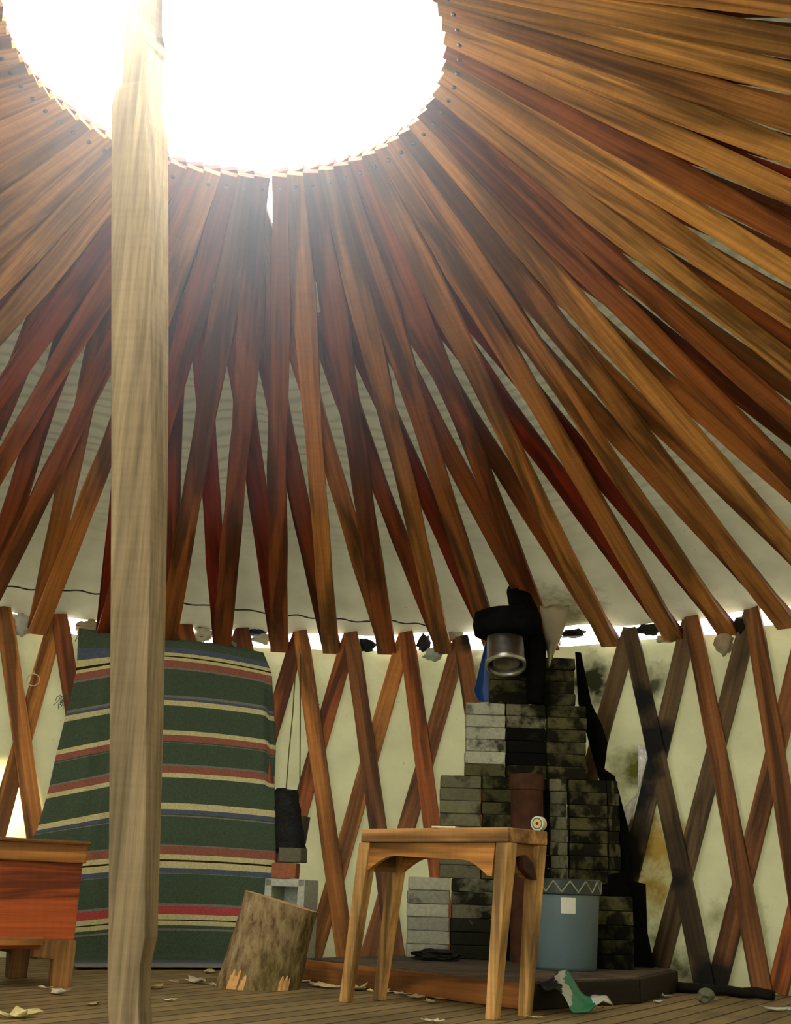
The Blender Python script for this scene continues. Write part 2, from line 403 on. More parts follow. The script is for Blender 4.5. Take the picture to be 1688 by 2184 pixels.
    if sgn > 0:                                # the bolt that pins it at the ring
        tb = (L_ - .05)/L_; pt = A.lerp(B, tb); rad = math.hypot(pt.x, pt.y)
        nrm = Vector((-SL*pt.x/rad, -SL*pt.y/rad, -1)).normalized()
        pt = Vector((pt.x, pt.y, ZT + SL*(RT - rad))) + nrm*(-lift + .011)
        bb = MB(); bb.tube([pt, pt + nrm*.004, pt + nrm*.006], [.0075, .0075, .004], 10)
        inv = frame.inverted(); bb.v = [inv @ v for v in bb.v]
        bb.build('bolt', METAL, parent=o, color=(.25, .22, .2))
    return o
LOWER = list(range(-20, 30)); UPPER = list(range(-18, 33))
for i in LOWER: roof_board(i, 1)
for i in UPPER: roof_board(i, -1)

S0, S1 = rf(594, 400, -.10), rf(584, 572, -.10)
keep = []
for f_ in ceil_mb.f:
    c = sum((ceil_mb.v[k] for k in f_), Vector())/len(f_)
    e = S1 - S0; tt = max(0, min(1, (c - S0).dot(e)/e.dot(e)))
    if (c - S0 - e*tt).length > .045: keep.append(f_)
ceil_mb.f = keep
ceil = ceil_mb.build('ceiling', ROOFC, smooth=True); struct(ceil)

# ------------------------------------------------------------------ wall lattice
STRIP_W = .088
def strip(name, top, bot, inset, label, group, color, w_=STRIP_W, blacken=None):
    A, B = wl(*top, inset), wl(*bot, inset)
    if B.z < .005: B = A.lerp(B, (A.z - .006)/(A.z - B.z))
    ax = (B - A).normalized(); mid = (A + B)/2
    nin = Vector((-mid.x, -mid.y, 0)).normalized(); nin = (nin - ax*nin.dot(ax)).normalized(); side = nin.cross(ax)
    frame = Matrix.Translation(A) @ Matrix((ax, side, nin)).transposed().to_4x4()
    L_ = (B - A).length; vs = []; fs = []; n = 16; th = .009
    sd = rnd.uniform(0, 50)
    for k in range(n + 1):
        t = k/n; x = L_*t; pt = A.lerp(B, t)
        # follow the curve of the wall
        rt = RB - inset + (RT - RB)*pt.z/ZT
        dr_ = rt - math.hypot(pt.x, pt.y)
        for s_ in (1, -1):
            for q in (th, -th):
                e = .0025*noise.noise(Vector((t*6 + sd, s_, 0)))
                hw = w_/2*(1.0 if k else .82)
                vs.append(Vector((x, s_*(hw + e), q - dr_)))
    for k in range(n):
        o = k*4; p_ = o + 4
        fs += [(o, p_, p_+2, o+2), (o+1, o+3, p_+3, p_+1), (o, o+1, p_+1, p_), (o+2, p_+2, p_+3, o+3)]
    fs += [(0, 2, 3, 1), (n*4, n*4+1, n*4+3, n*4+2)]
    b = MB(); b.add([frame @ v for v in vs], fs)
    o = b.build('lattice_strip', WS, frame=frame, bevel=.002, color=color)
    return tag(o, label, 'lattice strip', group)
RED = (.44, .125, .025); TAN = (.64, .25, .050); BRN = (.30, .115, .030); SOOT = (.035, .032, .016); OLV = (.17, .105, .04)
G1, G2 = 'wall lattice strips of the inner layer', 'wall lattice strips of the outer layer'
inner = [
    ((7,1294),(115,2056), TAN, 'inner lattice strip left of the brass ring, going down behind the chest'),
    ((126,1303),(238,2058), RED, 'inner lattice strip just right of the brass ring, vanishing behind the blanket edge'),
    ((262,1318),(372,2060), RED, 'inner lattice strip hidden by the post and the striped blanket'),
    ((395,1328),(500,2060), RED, 'inner lattice strip with only its dark top showing just right of the post'),
    ((517,1339),(622,2060), RED, 'inner lattice strip with only its top showing above the blanket right corner'),
    ((641,1346),(739,2052), TAN, 'pale split-topped inner lattice strip, first uncovered one right of the blanket'),
    ((749,1349),(847,2060), BRN, 'dark brown inner lattice strip ending behind the left half of the table'),
    ((867,1348),(961,2062), RED, 'red-brown inner lattice strip going down behind the left side of the bricks'),
    ((985,1357),(1090,2075), BRN, 'inner lattice strip touching the blue thing, sinking behind the brick tower'),
    ((1343,1342),(1505,2108), OLV, 'soot-blackened inner lattice strip, first one right of the brick tower'),
    ((1475,1312),(1627,2116), BRN, 'brown inner lattice strip, second one right of the brick tower'),
    ((1605,1298),(1737,2128), BRN, 'inner lattice strip nearest the right edge, third right of the brick tower'),
    ((1737,1278),(1850,2140), BRN, 'inner lattice strip beyond the right edge of the photo'),
]
outer = [
    ((126,1303),(-85,2056), TAN, 'outer lattice strip carrying the brass ring'),
    ((7,1294),(-205,2050), TAN, 'outer lattice strip cut by the left edge of the photo'),
    ((262,1318),(55,2056), BRN, 'outer lattice strip passing behind the left half of the blanket'),
    ((395,1328),(190,2058), BRN, 'outer lattice strip wholly behind the blanket, top right of the post'),
    ((517,1339),(318,2060), BRN, 'outer lattice strip behind the right half of the blanket'),
    ((641,1346),(430,2060), RED, 'outer lattice strip slipping behind the right edge of the blanket'),
    ((749,1349),(545,2061), RED, 'outer lattice strip running down behind the hanging black hide'),
    ((867,1348),(662,2062), TAN, 'outer lattice strip whose foot stands right of the cinder block'),
    ((985,1357),(781,2062), BRN, 'outer lattice strip seen down through the left legs of the table'),
    ((1345,1340),(1140,2075), OLV, 'outer lattice strip entering the soot right of the tower top'),
    ((1475,1312),(1290,2092), OLV, 'outer lattice strip blackened beside the silver foil'),
    ((1605,1298),(1397,2098), OLV, 'outer lattice strip with its foot near the black corner of the hearth'),
    ((1735,1278),(1528,2108), BRN, 'outer lattice strip meeting the floor where the blackened strip ends'),
    ((1865,1260),(1658,2120), RED, 'outer lattice strip rising off the right edge near the floor corner'),
]
for t, bt, col, lab in inner: strip('lattice_strip', t, bt, .030, lab, G1, (*col, 1))
for t, bt, col, lab in outer: strip('lattice_strip', t, bt, .008, lab, G2, (*col, 1))

# ------------------------------------------------------------------ centre post
b = MB(); px0, py0 = -.024, 0.0
secs = []
Yp = 0.0
prof = [(2300, 226, 296, 303), (2150, 229, 298, 306), (2060, 228, 302, 306), (2000, 230, 312, 320), (1800, 231, 314, 326), (1500, 233, 316, 335), (1250, 235, 322, 340),
        (1000, 236, 325, 345), (700, 236, 323, 347), (450, 236, 322, 347), (300, 237, 316, 347), (262, 237, 314, 346), (225, 238, 313, 337), (196, 246, 313, 334), (180, 259, 313, 334),
        (95, 262, 313, 335), (85, 262, 312, 343), (40, 263, 300, 345), (0, 263, 300, 343), (-140, 265, 300, 343)]
for (py, xl, xm, xr) in prof:
    a = at(xl, py, Yp); m_ = at(xm, py, Yp); c_ = at(xr, py, Yp)
    z = m_.z
    # front face a..m, right face m..c turned away from the camera
    dep = .095
    A_ = Vector((a.x, Yp, z)); M_ = Vector((m_.x, Yp - .018, z))
    R_ = Vector((M_.x + max(.004, (c_.x - m_.x)) + .004, Yp + dep*.85, z)); L2 = Vector((A_.x + .012, Yp + dep, z))
    secs.append([A_, M_, R_, L2])
# bottom on the floor
dz = secs[0][0].z
for v in secs[0]: v.z = 0.0
secs = [s for k, s in enumerate(secs) if k == 0 or s[0].z > .02]
vs = [v for s in secs for v in s]; n = len(secs)
fs = [(3,2,1,0), tuple((n-1)*4 + i for i in range(4))] + [(k*4+i, k*4+(i+1) % 4, (k+1)*4+(i+1) % 4, (k+1)*4+i) for k in range(n-1) for i in range(4)]
b.add(vs, fs)
post = b.build('centre_post', POSTM, origin=(-.03, .04, 0), bevel=.004, color=(.34, .255, .14))
tag(post, 'grey weathered square timber post standing before the blanket, up through the skylight', 'post')
# scrap block nailed at the top of the post
b = MB()
q0, q1, q2, q3 = at(346, -60, .02), at(372, -60, .02), at(378, 40, .02), at(346, 78, .02)
b.add([q + Vector((0, dy, 0)) for dy in (0, .05) for q in (q0, q1, q2, q3)], [(0,1,2,3),(7,6,5,4),(0,4,5,1),(1,5,6,2),(2,6,7,3),(3,7,4,0)])
b.build('wedge_block', POSTM, parent=post, color=(.5, .42, .33)).matrix_parent_inverse = Matrix.Translation((.03, -.04, 0))

# ------------------------------------------------------------------ striped blanket
GRN = srgb(78, 94, 74); CRM = srgb(214, 205, 150); REDS = srgb(158, 100, 82); PNK = srgb(190, 84, 80); BLU = srgb(90, 100, 116); GRY = srgb(130, 130, 120); DRK = srgb(50, 46, 24)
stripes = [(1380, GRN), (1390, BLU), (1397.5, CRM), (1399.5, DRK), (1407, CRM), (1422, REDS), (1426, GRY), (1481, GRN), (1487, GRY), (1493, BLU), (1504, CRM), (1556, GRN), (1566, CRM), (1580, REDS),
           (1582, GRN), (1584, GRY), (1628, GRN), (1632, GRY), (1648, REDS), (1657, CRM), (1712, GRN), (1725, CRM), (1735, BLU), (1738, GRN), (1740, GRY), (1801, GRN), (1804, GRY), (1821, REDS), (1833, CRM), (1836, DRK), (1850, CRM),
           (1861, BLU), (1863, GRY), (1926, GRN), (1932, GRY), (1949, PNK), (1960, CRM), (1963, DRK), (1973, CRM), (1979, GRN), (1984, GRY), (2048, GRN), (2054, BLU), (2062, GRY)]
m, nt, out, N, L = newmat('striped_blanket_wool')
uv = N('ShaderNodeUVMap'); sx = N('ShaderNodeSeparateXYZ'); L(uv.outputs[0], sx.inputs[0])
def half(lo, hi, sts):
    mr = N('ShaderNodeMapRange'); L(sx.outputs[1], mr.inputs[0]); mr.inputs[1].default_value = lo; mr.inputs[2].default_value = hi
    st = []; prev = lo
    for y, c in sts: st.append((max(0, (prev - lo)/(hi - lo)), c)); prev = y
    r = ramp(N, st, 'CONSTANT'); L(mr.outputs[0], r.inputs[0]); return r.outputs[0]
h1 = half(1364, 1712, stripes[:21]); h2 = half(1712, 2064, stripes[21:])
cmp_ = N('ShaderNodeMath', operation='GREATER_THAN'); L(sx.outputs[1], cmp_.inputs[0]); cmp_.inputs[1].default_value = 1712
mx = N('ShaderNodeMix', data_type='RGBA'); L(cmp_.outputs[0], mx.inputs[0]); L(h1, mx.inputs[6]); L(h2, mx.inputs[7])
tc = N('ShaderNodeTexCoord'); nz = N('ShaderNodeTexNoise', Scale=120, Detail=4, Roughness=.7); L(tc.outputs['Object'], nz.inputs['Vector'])
nr = ramp(N, [(.3, .72), (.7, 1.18)]); L(nz.outputs[0], nr.inputs[0])
p = N('ShaderNodeBsdfPrincipled', Roughness=.95); p.inputs['Specular IOR Level'].default_value = .08
L(mul(N, L, mx.outputs[2], nr.outputs[0]), p.inputs['Base Color'])
bp = N('ShaderNodeBump', Strength=.3, Distance=.003); L(nz.outputs[0], bp.inputs['Height']); L(bp.outputs[0], p.inputs['Normal']); L(p.outputs[0], out.inputs[0])
WOOL = m
# survey of the cloth's edges: v, left x, right x, drop at left edge, drop at right edge
edge = [(1362,168,562,-22,30),(1400,163,580,30,36),(1490,141,585,34,26),(1560,121,589,44,24),(1640,103,586,46,18),(1720,80,588,48,18),(1775,61,589,28,16),(1830,70,588,24,13),(1935,110,586,20,9),(2000,150,585,16,6),(2062,160,582,0,2)]
def lerp(a, b_, t): return a + (b_ - a)*t
def edges(v):
    for e0, e1 in zip(edge, edge[1:]):
        if v <= e1[0]:
            t = (v - e0[0])/(e1[0] - e0[0]); return [lerp(a, c_, t) for a, c_ in zip(e0[1:], e1[1:])]
    return edge[-1][1:]
NV, NU = 90, 70; rows = []; uvs = []
for j in range(NV + 1):
    v = lerp(1362, 2062, j/NV); xl, xr, dl, dr_ = edges(v); row = []; ur = []
    for i in range(NU + 1):
        u = i/NU; x = lerp(xl, xr, u)
        xc = 335
        if x < xc: k = (xc - x)/(xc - xl); dy = dl*k
        else: k = (x - xc)/(xr - xc); dy = dr_*k**1.6
        cr = min(1, max(0, (v - 1410)/60))*min(1, max(0, (1690 - v)/60))
        if u > .955: dy += 9*cr*min(1, (u - .955)/.012)
        ins = .06 + .012*noise.noise(Vector((u*5, v*.006, 3))) + .02*max(0, 1 - k)*.6
        fold = .018*math.exp(-((u - .33 + (v - 1362)*.0002)/.03)**2) + .014*math.exp(-((u - .16)/.035)**2)
        if x < xc: ins += fold
        if u > .955: ins -= .03*cr*min(1, (u - .955)/.02)
        ins += .012*math.exp(-((u - .945)/.02)**2)*cr
        pw = wl(x, v + dy, ins)
        if pw.z < .012: pw = fl(x, v + dy, .012) if v + dy > 2040 else pw
        row.append(pw); ur.append((u, v))
    rows.append(row); uvs.append(ur)
b = MB(); b.grid(rows); o = b.build('blanket', WOOL, smooth=True, origin=tuple(rows[0][NU//2]))
fu = [q for r in uvs for q in r]; ul = o.data.uv_layers.new(name='UVMap')
for lp in o.data.loops: ul.data[lp.index].uv = fu[lp.vertex_index]
md = o.modifiers.new('thickness', 'SOLIDIFY'); md.thickness = .006; md.offset = 0
tag(o, 'green wool blanket with cream, red and blue stripes hung on the lattice behind the post', 'blanket')
BL0 = o.location.copy()
# frayed fringe at the left corner, where the cloth is tied up
b = MB()
for k in range(16):
    p0 = wl(172 + rnd.uniform(-10, 14), 1345 + rnd.uniform(-6, 30), .07); q = p0.copy(); pts = [q.copy()]
    for s_ in range(4):
        q += Vector((rnd.uniform(-.012, .01), rnd.uniform(-.008, .004), -rnd.uniform(.006, .02))); pts.append(q.copy())
    b.tube([x - BL0 for x in pts], .0015, 5)
for k in range(10):
    p0 = wl(140 - k*1.2 + rnd.uniform(-6, 6), 1475 + k*2 + rnd.uniform(-6, 14), .075); q = p0.copy(); pts = [q.copy()]
    for s_ in range(3):
        q += Vector((rnd.uniform(-.015, .004), -.003, -rnd.uniform(.006, .022))); pts.append(q.copy())
    b.tube([x - BL0 for x in pts], .002, 5)
b.build('fringe', CLOTH, parent=o, color=(.12, .14, .10))

# ------------------------------------------------------------------ hearth platform
b = MB(); ZP = .085
poly = [(1.03,1.14),(1.46,1.55),(1.74,2.15),(1.62,2.42),(1.15,2.74),(.75,2.62),(.25,2.05)]
pl = thing('hearth_platform', 'low wooden hearth platform under the brick tower, behind the table', 'platform', (1.15, 2.0, 0))
def rel(mb, o): mb.v = [v - Vector(o) for v in mb.v]; return mb
PO = (1.15, 2.0, 0)
b = MB(); b.prism(poly, ZP - .022, ZP); rel(b, PO).build('deck', plain('sooty_boards', .85, 0, 7, (.25, 1.3), .3), parent=pl, color=(.10, .075, .045), bevel=.003)
def fascia(a, c_, col, nm):
    a, c_ = Vector((*a, 0)), Vector((*c_, 0)); ax = (c_ - a).normalized(); nn = Vector((ax.y, -ax.x, 0)); L_ = (c_ - a).length
    fr = Matrix.Translation(a - Vector(PO)) @ Matrix((ax, nn, Vector((0,0,1)))).transposed().to_4x4()
    b = MB(); b.box((L_/2, .011, (ZP-.002)/2), (L_, .022, ZP-.006)); o = b.build(nm, WX, parent=pl, bevel=.003, color=col); o.matrix_local = fr; return o
fascia((.25,2.05), (1.03,1.14), (.40,.15,.035,1), 'front_board')
for p0_, p1_ in (((1.03,1.14), (1.46,1.55)), ((1.46,1.55), (1.74,2.15))): fascia(p0_, p1_, (.035,.025,.013,1), 'side_board')['label'] = 'soot-blackened side board'

# ------------------------------------------------------------------ brick tower
YB = 2.37
bw, bh, bd = .179, .0545, .088
meshes = []
def brick_mesh(seed):
    r0 = random.Random(seed); bm = bmesh.new(); bmesh.ops.create_cube(bm, size=1)
    bmesh.ops.subdivide_edges(bm, edges=bm.edges[:], cuts=3, use_grid_fill=True)
    for v in bm.verts: v.co = Vector((v.co.x*bw*.985, v.co.y*bd, v.co.z*bh*.975))
    for v in bm.verts:
        v.co += Vector([.0022*noise.noise(v.co*30 + Vector((seed*9, k*5, 0))) for k in range(3)])
    me = bpy.data.meshes.new('brick'); bm.to_mesh(me); bm.free(); me.materials.append(CONC)
    for q in me.polygons: q.use_smooth = False
    return me
BM = [brick_mesh(k) for k in range(5)]
def brick(x, y, z, wid, col, soot, label, group, rz=0, tone=1.0):
    o = bpy.data.objects.new('concrete_brick', rnd.choice(BM)); C.objects.link(o)
    o.location = (x, y, z); o.rotation_euler = (0, 0, rz + rnd.uniform(-.012, .012)); o.scale = (wid/bw, 1, 1)
    o.color = (*[c_*tone for c_ in col], soot)
    md = o.modifiers.new('bevel', 'BEVEL'); md.width = .004; md.segments = 2; md.limit_method = 'ANGLE'; md.angle_limit = math.radians(50)
    return tag(o, label, 'brick', group)
LGT = (.40, .40, .29); OLI = (.085, .080, .032); DK = (.028, .028, .012); GRYB = (.17, .165, .095)
tiers = [
  # name, z of first course, columns (x0, x1), number of courses, per column tones
  ('lowest tier', ZP, [(.660,.843),(.850,1.032),(1.036,1.216),(1.220,1.400),(1.404,1.560)], 6),
  ('wide middle tier', None, [(.795,.975),(.980,1.158),(1.163,1.275),(1.279,1.356),(1.362,1.53),(1.533,1.583)], 8),
  ('narrow upper tier', None, [(.902,1.082),(1.086,1.264),(1.268,1.447)], 6),
  ('topmost tier', None, [(1.010,1.190),(1.215,1.400)], 3),
]
z0 = ZP; ct = {}
cname = {'lowest tier': ['first column','second column','third column','fourth column','last column'],
         'wide middle tier': ['first column','second column','third column','fourth column','fifth column','end column of half bricks'],
         'narrow upper tier': ['left column','middle column','right column'], 'topmost tier': ['left column','right column']}
nt_ = len(tiers)
for ti, (nm, _, cols, nc) in enumerate(tiers):
    extra = 4 if nm == 'topmost tier' else 0
    for ci, (x0, x1) in enumerate(cols):
        ncc = nc + (1 if (nm == 'topmost tier' and ci == 1) else 0)
        for k in range(ncc):
            if nm == 'lowest tier':
                col, so = [(LGT, .62), (GRYB, .40 if k > 2 else .18), (DK, .2), (DK, .2), (DK, .3)][ci]
            elif nm == 'wide middle tier':
                col, so = [(GRYB, .55), (OLI, .42), (DK, .3), (GRYB, .5), (OLI, .42), (OLI, .4)][ci]
            elif nm == 'narrow upper tier':
                col, so = [(LGT, .52), (OLI, .4), (OLI, .42)][ci]
                if ci == 0 and k == 0: col = OLI
                if ci == 1 and k in (1, 2, 3): col, so = DK, .3
                if ci == 1 and k > 3: col = GRYB
            else: col, so = [(OLI, .42), (OLI, .40)][ci]
            rowz = z0 + bh*(k + .5)
            lab = f'sooty brick, {ordn(k+1)} course up, {cname[nm][ci]} of the {nm}'
            if nm == 'lowest tier' and ci == 0: lab = f'pale grey brick, {ordn(k+1)} course up in the first column of the lowest tier'
            brick((x0+x1)/2 + rnd.uniform(-.003, .003), YB + bd/2 + rnd.uniform(-.004, .004), rowz, x1 - x0, col, so + rnd.uniform(-.04, .04), lab, 'bricks of the ' + nm, tone=rnd.uniform(.75, 1.25))
    z0 += nc*bh
print('tower top', z0)
# short stack beside the pail
for k in range(5):
    p_ = fl(1318, 2095, ZP)
    brick(1.475, 2.02, ZP + bh*(k+.5), .15, OLI if k > 2 else DK, .42, f'sooty brick, {ordn(k+1)} course up in the short stack right of the pail', 'bricks of the short stack', rz=.1, tone=rnd.uniform(.8, 1.5))

# rusty flue in front of the tower
b = MB(); b.lathe([(.0, 0), (.072, 0), (.072, .02), (.070, .70), (.076, .70), (.076, .765), (.066, .765), (.066, .70), (0, .70)], 36, (1.165, 2.27, ZP))
tag(b.build('flue_pipe', IRON, origin=(1.165, 2.27, ZP), smooth=False, color=(.085, .035, .018)), 'rusty dark iron flue pipe standing before the bricks, behind the table', 'pipe')

# black sheet filling the dark area behind the tower's right side
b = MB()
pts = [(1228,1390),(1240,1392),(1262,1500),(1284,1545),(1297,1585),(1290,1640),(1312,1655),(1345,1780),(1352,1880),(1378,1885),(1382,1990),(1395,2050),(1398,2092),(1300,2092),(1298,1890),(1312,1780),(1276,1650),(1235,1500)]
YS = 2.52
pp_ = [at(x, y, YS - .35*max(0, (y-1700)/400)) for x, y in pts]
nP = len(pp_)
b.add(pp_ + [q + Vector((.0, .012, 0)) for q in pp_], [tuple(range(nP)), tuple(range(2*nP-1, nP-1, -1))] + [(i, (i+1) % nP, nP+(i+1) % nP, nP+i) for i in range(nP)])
tag(b.build('black_sheet', BLACK, origin=tuple(pp_[13]), color=(.005, .005, .004)), 'black sheet between the brick tower and the right wall lattice', 'heat shield')

# stove pipe and collar through the roof edge
P0 = at(1078, 1330, 2.27)
sp = thing('stove_pipe', 'black stove pipe with wide round collar and open aluminium sleeve above the bricks', 'stove pipe', tuple(P0))
b = MB()
cc = Vector((0, 0, 0)); X0 = at(1083, 1335, 2.27) - P0
b.lathe([(0,.066), (.105,.07), (.150,.052), (.158,.0), (.150,-.045), (.09,-.058), (0,-.058)], 40, X0)
b.build('collar', BLACK, parent=sp, smooth=True, color=(.006, .006, .006))
b = MB(); ctop = at(1078, 1360, 2.255) - P0; cb = at(1078, 1432, 2.255) - P0
hh = ctop.z - cb.z
tilt = Matrix.Rotation(math.radians(-20), 3, 'X')
b.lathe([(.081,0), (.083,-hh*.72), (.089,-hh*.82), (.089,-hh*1.0), (.083,-hh), (.077,-hh*.9), (.075,-.01)], 40, ctop, M=tilt)
b.lathe([(.0, -hh*.80), (.050, -hh*.80), (.052,-hh*.88), (.06,-hh*.88), (.06,-hh*.5)], 32, ctop, M=tilt)
b.build('sleeve', METAL, parent=sp, smooth=True, color=(.42, .42, .36))
b = MB(); ds = [at(1104, 1262, 2.82) - P0, at(1120, 1310, 2.6) - P0, at(1138, 1380, 2.36) - P0, at(1143, 1440, 2.30) - P0, at(1143, 1500, 2.30) - P0]
b.tube(ds, [.055, .07, .06, .045, .04], 24); b.build('duct', BLACK, parent=sp, smooth=True, color=(.006, .006, .005))

# loose canvas flap beside the pipe
b = MB(); rows = []
for j in range(13):
    t = j/12; xl = lerp(1152, 1172, t**1.0); xr = lerp(1215, 1182, t**1.4); y = lerp(1292, 1420, t)
    rows.append([at(lerp(xl, xr, i/8), y - 26*(i/8)*t + 3*math.sin(i*1.3 + j*.6), 2.30 + .35*(1-t) + .02*math.sin(i*.9 + t*3)) for i in range(9)])
b.grid(rows); o = b.build('canvas_flap', canvas('flap_canvas', (.40,.36,.22,1), (.012,.011,.006,1)), origin=tuple(rows[0][4]), smooth=True, solid=.003)
tag(o, 'stained canvas flap hanging to a point right of the black stove pipe', 'canvas flap')

# blue thing behind the pipe
b = MB(); rows = []
for j in range(11):
    t = j/10; xl = lerp(1036, 1012, min(1, t*1.25)); xr = lerp(1041, 1047, min(1, t*1.4)); y = lerp(1372, 1496, t)
    if t > .85: xl += (t-.85)*70; 
    front = [at(lerp(xl, xr, i/6), y, 2.66 + .012*math.cos((i/6 - .5)*PI)) for i in range(7)]
    back = [q + Vector((0, .03, 0)) for q in reversed(front)]
    rows.append(front + back)
b.grid(rows, closed=True); b.f += [tuple(range(14)), tuple(range(len(b.v)-1, len(b.v)-15, -1))]
tag(b.build('plastic_scoop', PLASTIC, origin=tuple(rows[0][0]), color=(.012, .055, .20), smooth=False), 'blue plastic scoop hanging left of the aluminium sleeve above the bricks', 'scoop')

# silver foil insulation showing at the lattice
b = MB(); rows = []
for j in range(26):
    y = lerp(1590, 1795, j/25)
    xl = 1362 if y < 1690 else lerp(1362, 1318, min(1, (y-1690)/45)); 
    if y > 1735: xl = lerp(1318, 1328, (y-1735)/60)
    xr = lerp(1388, 1352, min(1, max(0, (y-1590)/140))) if y < 1730 else lerp(1352, 1329, (y-1730)/65)
    if xr < xl + 1: xr = xl + 1
    rows.append([wl(lerp(xl, xr, i/9), y, .004 + .012*noise.noise(Vector((i*.8, j*.7, 2)))) for i in range(10)])
b.grid(rows)
FOIL = plain('foil', .35, .35, 60, (.8, 1.1), .8)
tag(b.build('foil_insulation', FOIL, origin=tuple(rows[0][0]), color=(.95, .95, .88), solid=.002), 'crinkled silver foil strip on the wall left of the blackened lattice', 'foil')

# ------------------------------------------------------------------ table
FLc, FRc = Vector((.444, 1.2, 0)), Vector((.887, .809, 0))
ux = (FRc - FLc).normalized(); uy = Vector((-ux.y, ux.x, 0))
TW = (FRc - FLc).length; TD = .165
tc_ = (FLc + FRc)/2 + uy*TD/2
ROT = math.atan2(ux.y, ux.x)
tb = thing('table', 'small worn wooden table with arched apron before the brick hearth', 'table', tuple(tc_), ROT)
TH = .545
shx = .066
def shear(z): return shx*z/TH
TANW = (.76, .43, .14); TAN2 = (.66, .33, .10)
def leg(sx_, sy_, nm):
    b = MB(); w0, w1 = .0165, .024
    x = sx_*TW/2; y = sy_*TD/2
    bot = [(x - w0 , y - w0, 0), (x + w0, y - w0, 0), (x + w0, y + w0, 0), (x - w0, y + w0, 0)]
    zt = TH - .045; xt = sx_*(TW/2 - .012) + shear(zt)
    top = [(xt - w1, y*.97 - w1, zt), (xt + w1, y*.97 - w1, zt), (xt + w1, y*.97 + w1, zt), (xt - w1, y*.97 + w1, zt)]
    b.hexa(bot, top); return b.build(nm, WZ, parent=tb, bevel=.003, color=TANW)
for sx_ in (-1, 1):
    for sy_ in (-1, 1): leg(sx_, sy_, 'leg')
b = MB(); zt = TH - .0225; s_ = shear(TH)
b.box((s_, 0, zt), (TW + .012, TD + .05, .043)); b.build('tabletop', WX, parent=tb, bevel=.004, color=TAN2)
def apron(y, nm):
    b = MB(); x0, x1 = -TW/2 + .02, TW/2 - .045; zt = TH - .046; d0, d1 = .085, .045; pts = [(x0, zt), (x1, zt)]
    n = 10; cr = .10
    pts += [(x1, zt - d0 - .012), (x1 - .02, zt - d0 - .01)]
    for k in range(n + 1):
        a = k/n; pts.append((x1 - .025 - cr*a, zt - d0 - .005 + (d0 - d1)*math.sin(a*PI/2)))
    for k in range(n, -1, -1):
        a = k/n; pts.append((x0 + .025 + cr*a, zt - d0 + .005 + (d0 - d1)*math.sin(a*PI/2)))
    pts += [(x0 + .02, zt - d0 - .0), (x0, zt - d0)]
    vs = [Vector((x + shear(z), y + dy, z)) for dy in (-.009, .009) for x, z in pts]; n = len(pts)
    b.add(vs, [tuple(range(n)), tuple(range(2*n-1, n-1, -1))] + [(i, n+i, n+(i+1) % n, (i+1) % n) for i in range(n)])
    return b.build(nm, WX, parent=tb, color=(.62, .27, .06))
apron(-TD/2*.97 - .006, 'front_apron'); apron(TD/2*.97 + .006, 'rear_apron')
for s1 in (-1, 1):
    b = MB(); xx = s1*(TW/2 - .014) + shear(TH-.09)
    b.box((xx, 0, TH - .046 - .045), (.018, TD - .05, .09)); b.build('side_apron', WY, parent=tb, color=(.36, .17, .05))
b = MB()
xx = TW/2 - .002 + shear(TH - .12) + .012
b.add([Vector((xx + dx, y, z)) for dx in (-.012, .012) for y, z in ((-.035, TH-.085), (-.01, TH-.078), (.015, TH-.095), (.035, TH-.125), (.045, TH-.15), (.02, TH-.145), (-.025, TH-.12))],
      [tuple(range(7)), tuple(range(13, 6, -1))] + [(i, (i+1) % 7, 7+(i+1) % 7, 7+i) for i in range(7)])
b.build('corner_brace', WY, parent=tb, color=(.12, .025, .012))['label'] = 'dark red corner brace'
def onT(x, y, z): return Matrix.Translation(tc_) @ Matrix.Rotation(ROT, 4, 'Z') @ Vector((x + shx, y, TH + z - .001))
# things on the table
M_ = Matrix.Rotation(ROT + .12, 3, 'Z') @ Matrix.Rotation(PI/2, 3, 'X')
tp = onT(TW/2 - .015, .09, .0)
t = thing('tape_roll', 'small roll with rings of colour standing on the table right corner', 'tape roll', tuple(tp))
for nm, r_, r1, col, h in (('outer_ring', .0225, .017, (.62, .60, .42), .012), ('dark_ring', .018, .0140, (.01, .20, .17), .0125), ('core', .0140, .006, (.75, .40, .12), .012), ('hub', .005, .0, (.05, .05, .04), .009)):
    b = MB(); b.lathe([(r1, -h), (r_, -h), (r_, h), (r1, h), (r1, -h)], 32, (0, 0, .0225), M=M_); b.build(nm, PLASTIC, parent=t, color=col)
b = MB(); q = onT(.04, -.08, .0035); b.box(q, (.08, .045, .005), Matrix.Rotation(ROT + .3, 3, 'Z'))
tag(b.build('paper_slip', PAPER, origin=tuple(q), color=(.75, .7, .5)), 'folded cream paper lying on the table top near its right half', 'paper')

# ------------------------------------------------------------------ pail
pc = Vector((1.262, 1.86, ZP))
t = thing('pail', 'blue-grey plastic pail with blank white sticker beside the right table legs', 'pail', tuple(pc))
b = MB(); b.lathe([(0, .004), (.108, .0), (.118, .012), (.134, .275), (.134, .29), (.126, .29), (.110, .02), (0, .02)], 48); b.build('body', PLASTIC, parent=t, smooth=True, color=(.13, .19, .20))
b = MB(); b.lathe([(.136, .272), (.141, .276), (.141, .325), (.136, .33), (.128, .33), (.128, .272), (.136, .272)], 48)
b.build('rim_band', PLASTIC, parent=t, color=(.035, .05, .04))['label'] = 'dark rim band'
b = MB()
for k in range(14):
    a = k/14*2*PI
    for s1 in (-1, 1):
        p0 = Vector((.142*math.cos(a), .142*math.sin(a), .282)); a2 = a + s1*PI/14; p1 = Vector((.142*math.cos(a2), .142*math.sin(a2), .322)); b.tube([p0, p1], .003, 5)
